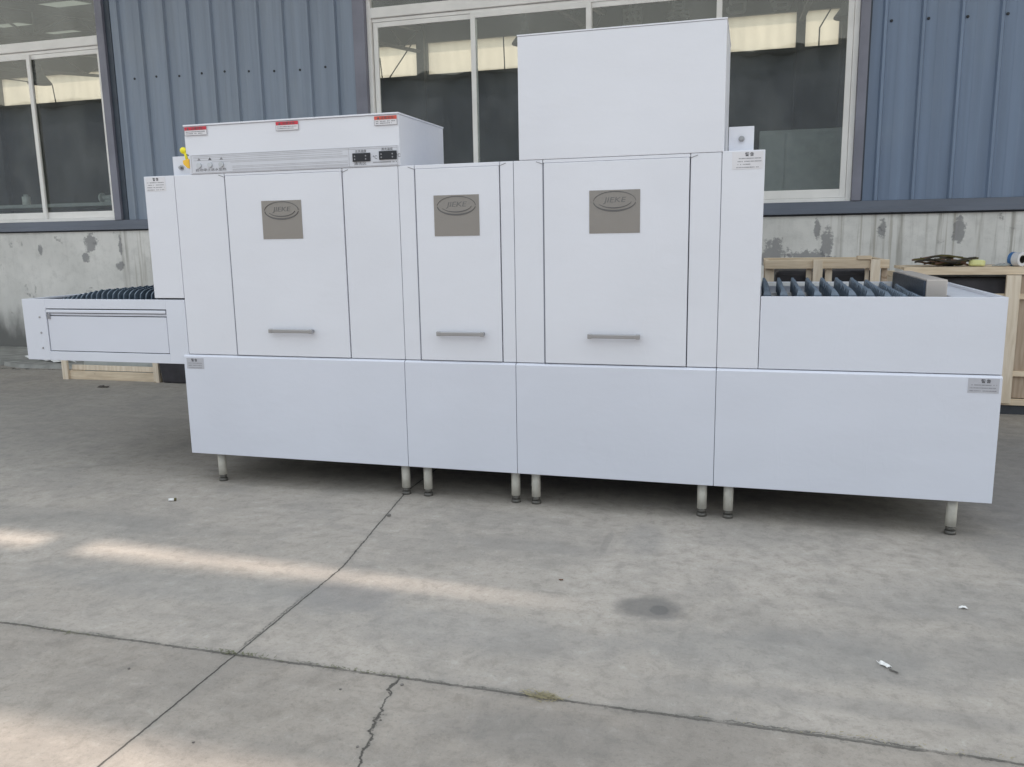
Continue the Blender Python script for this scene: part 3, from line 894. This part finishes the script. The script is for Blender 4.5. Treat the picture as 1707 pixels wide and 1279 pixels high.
# end stop across the belt
es = bx(.822, .915, .27, 1.228, 1.03, 1.207)
obj('end_stop', es, M['stop'], mc, bevel=.004)
obj('end_stop_face', bx(.812, .8215, .28, 1.22, 1.04, 1.20), M['belt2'], mc)
obj('guide_rail', bx(.06, .80, 1.19, 1.21, 1.12, 1.14), M['alu'], mc)
obj('guide_rail', bx(.06, .80, .62, .635, 1.10, 1.118), M['alu'], mc)
# belt flights: rows of upright plastic fingers
def flight(x, zt, lean=.018, th=.004, y1=1.155, n=17):
    b2 = B()
    box(b2, x - .012, x + .012, .05, y1 + .025, zt - .085, zt - .062)
    for k in range(n):
        y = .075 + k * ((y1 - .075) / (n - 1))
        hw = .028
        prof = [(-hw, -.064), (hw, -.064), (hw, -.022), (hw * .55, -.004), (hw * .1, 0), (-hw * .6, -.012), (-hw, -.028)]
        jl = lean + random.uniform(-.002, .002)
        A = []; C = []
        for (py, pz) in prof:
            t = (pz + .064) / .064
            xo = jl * t * t
            if th > .01: pz = pz + .016 * t * (k / (n - 1)) ** 2
            tk = th * (1 - .72 * max(0, t - .45) / .55) if th > .01 else th
            A.append(b2.verts.new((x + xo - tk, y + py, zt + pz))); C.append(b2.verts.new((x + xo + tk, y + py, zt + pz)))
        m_ = len(prof)
        for i in range(m_): b2.faces.new((A[i], A[(i + 1) % m_], C[(i + 1) % m_], C[i]))
        b2.faces.new(A[::-1]); b2.faces.new(C)
    return obj('belt_flight', b2, M['belt'], mc)
for i in range(10):
    x = .085 + i * .077
    zt = 1.176 - (0 if i < 7 else (.012 * (i - 6)))
    flight(x, zt, lean=-.010, th=.021, y1=.78, n=14)
for i in range(19):
    x = -3.42 - i * .040
    zt = 1.168 - (0 if i < 12 else .007 * (i - 11))
    flight(x, zt, lean=.018)
obj('belt_bed', bx(.055, .82, .04, 1.19, 1.04, 1.06), M['belt2'], mc)
obj('belt_bed', bx(-4.12, -3.2, .04, 1.19, 1.04, 1.06), M['belt2'], mc)
obj('underside_shade_plate', bx(-3.20, 1.09, .10, 1.22, .181, .1878), M['seam'], mc)  # dark plate added to keep the underside from bouncing light
obj('drain_pipe', cyl(B(), (-3.0, .95, .11), (.95, .95, .11), .04, n=16), M['black'], mc)
obj('backlight_blocker', bx(-3.20, 1.09, 1.222, 1.238, .02, .1872), M['seam'], mc)  # dark board added to block light coming in under the machine from behind
# legs
for lx in (-3.076, -1.862, -1.727, -1.208, -1.093, -.205, -.073, .965):
    for ly in (.075, 1.17):
        b2 = cyl(B(), (lx, ly, .040), (lx, ly, .1875), .0245, n=24)
        l_ = obj('leg', b2, M['leg'], mc)
        b2 = cyl(B(), (lx, ly, .018), (lx, ly, .0395), .020, n=20); cyl(b2, (lx, ly, 0), (lx, ly, .0175), .027, .024, 20)
        obj('foot', b2, M['foot'], l_)

# ------------------------------------------------------------------ crates
def crate_board(parent, nm, a, mat):
    return obj(nm, bx(*a), mat, parent, bevel=.002)
# middle crate behind the right table
c1 = thing('wooden_crate', (.5, 2.4, 0), 'open pine crate standing right behind the unloading table of the machine', 'crate')
for x0, x1 in ((.415, .478), (.785, .845)):
    crate_board(c1, 'post', (x0, x1, 1.975, 1.999, .02, 1.25), M['wood_v'])
crate_board(c1, 'rail', (.095, .905, 2.0, 2.03, 1.19, 1.249), M['wood_h'])
crate_board(c1, 'rail', (.095, .905, 2.0, 2.03, .02, .12), M['wood_h'])
crate_board(c1, 'rail', (.095, .905, 2.72, 2.75, 1.19, 1.245), M['wood_h'])
crate_board(c1, 'rail', (.095, .125, 2.031, 2.719, 1.19, 1.245), M['wood_h'])
crate_board(c1, 'rail', (.875, .905, 2.031, 2.719, 1.19, 1.245), M['wood_h'])
for x0, x1 in ((.10, .16), (.375, .412), (.50, .545), (.758, .783), (.862, .90)):
    crate_board(c1, 'post', (x0, x1, 2.031, 2.06, .02, 1.188), M['wood_v'] if x0 < .8 else M['wood_b'])
crate_board(c1, 'post', (.10, .16, 2.69, 2.718, .02, 1.188), M['wood_b']); crate_board(c1, 'post', (.84, .90, 2.69, 2.718, .02, 1.188), M['wood_b'])
crate_board(c1, 'bottom_board', (.095, .905, 2.031, 2.719, .02, .04), M['wood_h'])
crate_board(c1, 'top_block', (.70, .79, 1.99, 2.06, 1.2505, 1.275), M['wood_h'])
t_ = obj('wrapped_load', bx(.17, .83, 2.09, 2.66, .042, 1.17), M['dark_load'], None, bevel=.03)
tag(t_, 'dark wrapped goods filling the crate behind the unloading table', 'package')
# right crate
c2 = thing('wooden_crate', (2.1, 3.5, 0), 'large pine crate at the right edge with tape rolls and scrap lying on top', 'crate')
crate_board(c2, 'top_rail', (1.165, 3.0, 3.03, 3.06, 1.093, 1.152), M['wood_h'])
crate_board(c2, 'top_board', (1.165, 3.0, 3.061, 3.2, 1.13, 1.152), M['wood_h'])
crate_board(c2, 'top_board', (1.165, 3.0, 3.22, 3.36, 1.13, 1.152), M['wood_h'])
crate_board(c2, 'top_board', (1.165, 3.0, 3.39, 3.53, 1.13, 1.152), M['wood_h'])
for x0 in (1.17, 1.885, 2.6):
    crate_board(c2, 'post', (x0, x0 + .098, 3.0, 3.029, .095, 1.092 if x0 < 1.5 else 1.089), M['wood_v'])
for z0 in (.905, .305):
    crate_board(c2, 'rail', (1.17, 3.0, 3.03, 3.055, z0, z0 + .042), M['wood_h'])
crate_board(c2, 'rail', (1.17, 3.0, 3.03, 3.06, .075, .125), M['wood_h'])
for x0 in (1.995, 2.13, 2.28, 2.43):
    crate_board(c2, 'board', (x0, x0 + .11, 3.058, 3.075, .13, 1.088), M['wood_b'])
for x0, y0 in ((1.17, 3.9), (2.93, 3.9), (2.93, 3.09)):
    crate_board(c2, 'post', (x0, x0 + .06, y0, y0 + .03, .08, 1.09), M['wood_v'])
crate_board(c2, 'bottom_board', (1.17, 3.0, 3.08, 3.93, .09, .11), M['wood_h'])
crate_board(c2, 'side_rail', (1.17, 1.2, 3.08, 3.89, 1.05, 1.09), M['wood_h'])
for y0 in (3.05, 3.8):
    crate_board(c2, 'skid', (1.2, 2.9, y0, y0 + .1, 0, .074), M['rubber'])
t_ = obj('wrapped_load', bx(1.3, 2.9, 3.10, 3.85, .112, 1.07), M['dark_load'], None, bevel=.03)
tag(t_, 'dark wrapped goods inside the large crate at the right edge', 'package')
# left low crate
c3 = thing('wooden_crate', (-6.52, 3.4, 0), 'low pine crate on the ground behind the loading table, seen below it', 'crate')
crate_board(c3, 'board', (-7.13, -5.91, 3.06, 3.085, .0, .092), M['wood_h'])
crate_board(c3, 'board', (-7.06, -5.975, 3.09, 3.115, .098, .152), M['wood_v'])
crate_board(c3, 'post', (-7.14, -7.07, 3.03, 3.058, .0, .55), M['wood_v'])
crate_board(c3, 'post', (-5.97, -5.905, 3.03, 3.058, .0, .55), M['wood_v'])
t_ = obj('wrapped_load', bx(-7.0, -6.02, 3.19, 3.8, .0, .42), M['cab'], None, bevel=.02)
tag(t_, 'grey wrapped goods in the low crate below the loading table', 'package')
crate_board(c3, 'board', (-7.13, -5.91, 3.06, 3.085, .45, .54), M['wood_h'])
for x0 in (-7.13, -5.93):
    crate_board(c3, 'side_board', (x0, x0 + .025, 3.14, 3.85, .0, .09), M['wood_h'])
    crate_board(c3, 'side_board', (x0, x0 + .025, 3.14, 3.85, .45, .54), M['wood_h'])
crate_board(c3, 'board', (-7.13, -5.91, 3.86, 3.885, .0, .092), M['wood_h'])
crate_board(c3, 'board', (-7.13, -5.91, 3.86, 3.885, .45, .54), M['wood_h'])
t_ = thing('plastic_tub', (-5.5, 3.3, 0), 'dark plastic tub beside the low crate under the loading table', 'tub')
bm = B(); box(bm, -5.89, -5.10, 3.0, 3.6, 0, .30)
for v in bm.verts:
    if v.co.z < .01: v.co.x = -5.48 + (v.co.x + 5.48) * .93; v.co.y = 3.36 + (v.co.y - 3.36) * .93
obj('tub_body', bm, M['dark_load'], t_, bevel=.02)
obj('rim', bx(-5.895, -5.085, 2.985, 3.615, .301, .325), M['rubber'], t_, bevel=.006)

# on top of the right crate
t_ = thing('scrap_strips', (1.5, 3.2, 1.153), 'loose brown and dark scrap strips on the large crate left of the yellow tape', 'scrap')
for i in range(15):
    a = random.uniform(-.25, .25); cx = random.uniform(1.40, 1.60); ln = random.uniform(.09, .18)
    yy = 3.09 + random.uniform(0, .22); zz = 1.158 + i * .0042
    b2 = B(); n = 7; prev = None
    for k in range(n):
        s_ = -1 + 2 * k / (n - 1)
        xx = cx + s_ * ln * math.cos(a) * .95; y2 = yy + s_ * ln * math.sin(a)
        z2 = zz + .014 * math.cos(s_ * 2.6 + i)
        cur = [b2.verts.new((xx, y2 + q, z2 + r_)) for q, r_ in ((-.016, 0), (.016, 0), (.016, .014), (-.016, .014))]
        if prev:
            for j in range(4): b2.faces.new((prev[j], prev[(j + 1) % 4], cur[(j + 1) % 4], cur[j]))
        else: b2.faces.new(cur)
        prev = cur
    b2.faces.new(prev)
    obj('strip', b2, (M['scrap'], M['scrap2'], M['scrap3'])[i % 3], t_)
def roll(bm, c, axis, ro, ri, wd, n=28):
    c = Vector(c); ax = Vector(axis).normalized(); a = ax.orthogonal().normalized(); b = ax.cross(a)
    rings = []
    for r_, s_ in ((ro, -1), (ro, 1), (ri, 1), (ri, -1)):
        rings.append([bm.verts.new(c + ax * s_ * wd / 2 + (a * math.cos(2 * math.pi * i / n) + b * math.sin(2 * math.pi * i / n)) * r_) for i in range(n)])
    for q in range(4):
        A, C = rings[q], rings[(q + 1) % 4]
        for i in range(n): bm.faces.new((A[i], A[(i + 1) % n], C[(i + 1) % n], C[i]))
    return bm
t_ = obj('tape_roll', roll(B(), (1.70, 3.13, 1.178), (0.05, .1, 1), .058, .036, .048), M['tape_y'], None, bevel=.012)
tag(t_, 'yellow roll of tape lying flat on the large crate beside the scrap strips', 'tape')
t_ = thing('tape_roll', (2.03, 3.12, 1.153), 'white roll of tape with blue print standing on the crate at the right edge', 'tape')
obj('tape', roll(B(), (1.975, 3.12, 1.2065), (.75, -1, 0), .054, .030, .09), M['tape_w'], t_, bevel=.004)
obj('core', roll(B(), (1.975, 3.12, 1.2065), (.75, -1, 0), .0298, .025, .091), M['scrap2'], t_)
obj('printed_band', roll(B(), (1.958, 3.142, 1.2065), (.75, -1, 0), .0548, .0542, .03), M['tape_b'], t_)
b2 = B()
for k in range(7):
    a = k * .9
    cyl(b2, (1.80 + .012 * k, 3.09 + .01 * (k % 3), 1.160), (1.86 + .012 * k, 3.13 + .02 * math.sin(a), 1.166 + .006 * (k % 2)), .005, n=6)
t_ = obj('wire_offcuts', b2, M['cab'], None); tag(t_, 'grey wire offcuts on the large crate between the two tape rolls', 'wire')

# ------------------------------------------------------------------ litter and rubble
def crumple(name, x, y, z, sx, sy, h, mat, label, cat, seed=0, n=5, rot=0, group=None):
    rnd = random.Random(seed)
    bm = B(); g_ = [[None] * (n + 1) for _ in range(n + 1)]
    for i in range(n + 1):
        for j in range(n + 1):
            u, v = i / n - .5, j / n - .5
            k = 1 - .35 * rnd.random()
            xx, yy = u * sx * k, v * sy * k
            c_, s_ = math.cos(rot), math.sin(rot)
            g_[i][j] = bm.verts.new((x + xx * c_ - yy * s_, y + xx * s_ + yy * c_, z + .002 + h * rnd.random()))
    for i in range(n):
        for j in range(n): bm.faces.new((g_[i][j], g_[i + 1][j], g_[i + 1][j + 1], g_[i][j + 1]))
    o = obj(name, bm, mat)
    s = o.modifiers.new('thickness', 'SOLIDIFY'); s.thickness = .0015; s.offset = 1
    return tag(o, label, cat, group)
crumple('paper_scrap', .478, -1.338, 0, .05, .028, .010, M['paper'], 'crumpled white paper scrap, the larger one, on the concrete lower right', 'paper', 1, rot=-.9)
crumple('paper_scrap', .50, -1.375, 0, .035, .010, .004, M['stone'], 'thin grey twig like strip beside the larger paper scrap', 'paper', 11, rot=-.7)
crumple('paper_scrap', .832, -.804, 0, .035, .02, .008, M['paper'], 'tiny white paper scrap on the concrete near the right edge', 'paper', 2)
crumple('paper_scrap', -.735, -.91, 0, .02, .008, .004, M['scrap'], 'tiny dark red scrap on the concrete in front of the middle legs', 'paper', 3)
crumple('leaf', -6.297, 2.684, 0, .12, .06, .02, M['leaf'], 'dark dry leaf on the concrete below the loading table', 'leaf', 4)
crumple('plastic_sheet', -8.25, 3.95, .035, 1.1, .16, .05, M['paper'], 'torn white plastic sheet on the broken concrete at the left edge', 'plastic', 5, n=9, rot=-.32)
t_ = thing('cigarette_butt', (-3.119, -.36, 0), 'tiny pale stub on the concrete in front of the left legs', 'litter')
obj('stub', cyl(B(), (-3.13, -.365, .009), (-3.105, -.35, .009), .008, n=10), M['paper'], t_)
obj('tip', cyl(B(), (-3.105, -.35, .009), (-3.095, -.344, .009), .0085, n=10), M['scrap3'], t_)
def pebble(x, y, r, label, seed, mat=None):
    rnd = random.Random(seed); bm = B()
    r *= .7
    bmesh.ops.create_icosphere(bm, subdivisions=2, radius=r)
    for v in bm.verts:
        v.co *= rnd.uniform(.8, 1.15); v.co.z *= .6
        v.co += Vector((x, y, r * .45))
    o = obj('pebble', bm, mat or M['stone'], None, smooth=True)
    return tag(o, label, 'pebble')
pebble(-1.80, -.31, .017, 'dark pebble lying in the long joint just in front of the machine legs', 1)
pebble(-2.02, -1.99, .007, 'dark pebble on the slab left of the long joint, above the sunlit corner', 2)
pebble(-1.245, -1.93, .006, 'small dark pebble just below the cross joint, left of the side crack', 3)
pebble(-1.06, -1.855, .008, 'dark pebble where the side crack meets the cross joint', 4)
pebble(-1.05, -2.20, .006, 'small dark pebble left of the side crack near the bottom edge', 5)
pebble(-1.53, -2.30, .006, 'dark pebble in the sunlit corner at the bottom edge', 6)
# loose straw and weeds in the joints
def strands(x, y, rx, ry, n, ln, mat, name, label, seed):
    rnd = random.Random(seed); bm = B()
    for i in range(n):
        a = rnd.uniform(0, math.pi * 2); l_ = ln * rnd.uniform(.4, 1)
        px, py = x + rnd.gauss(0, rx), y + rnd.gauss(0, ry)
        z0 = rnd.uniform(.002, .008); el = rnd.uniform(-.05, .35)
        cyl(bm, (px, py, z0), (px + math.cos(a) * l_, py + math.sin(a) * l_ * .6, z0 + l_ * el + .001), .0009, .0006, 4)
    o = obj(name, bm, mat)
    return tag(o, label, 'debris', kind='stuff')
strands(-.595, -1.812, .030, .010, 150, .028, M['straw'], 'dry_straw', 'clump of dry straw caught in the cross joint', 1)
strands(-1.70, -1.808, .06, .007, 90, .018, M['weed'], 'dry_weeds', 'small dry weeds where the two joints cross', 2)
strands(-1.25, -1.812, .10, .006, 60, .014, M['weed'], 'dry_weeds', 'sparse dry weeds in the cross joint', 3)
strands(-2.45, -1.825, .10, .005, 50, .012, M['weed'], 'dry_weeds', 'dry weeds in the left end of the cross joint', 4)
strands(.45, -1.80, .25, .006, 60, .012, M['straw'], 'dry_straw', 'scattered straw bits in the right end of the cross joint', 5)
# broken concrete strip along the wall at the left
def slab(pts, z, label):
    bm = B(); rnd = random.Random(9)
    A = [bm.verts.new((x, y, 0)) for x, y in pts]; C = [bm.verts.new((x + rnd.uniform(-.02, .02), y + .02, z + rnd.uniform(-.01, .015))) for x, y in pts]
    n = len(pts)
    for i in range(n): bm.faces.new((A[i], A[(i + 1) % n], C[(i + 1) % n], C[i]))
    bm.faces.new(C)
    o = obj('broken_slab', bm, M['conc'], None)
    return tag(o, label, 'concrete slab')
slab([(-9.9, 4.3), (-9.2, 3.85), (-8.75, 3.72), (-8.62, 4.0), (-8.9, 4.5), (-9.4, 4.94), (-10.2, 4.94)], .05, 'broken grey concrete piece by the wall at the far left edge')
slab([(-8.58, 3.98), (-8.66, 3.70), (-8.3, 3.60), (-7.6, 3.66), (-7.2, 3.9), (-7.1, 4.9), (-9.3, 4.94), (-8.85, 4.5)], .04, 'longer broken concrete piece by the wall below the left table end')
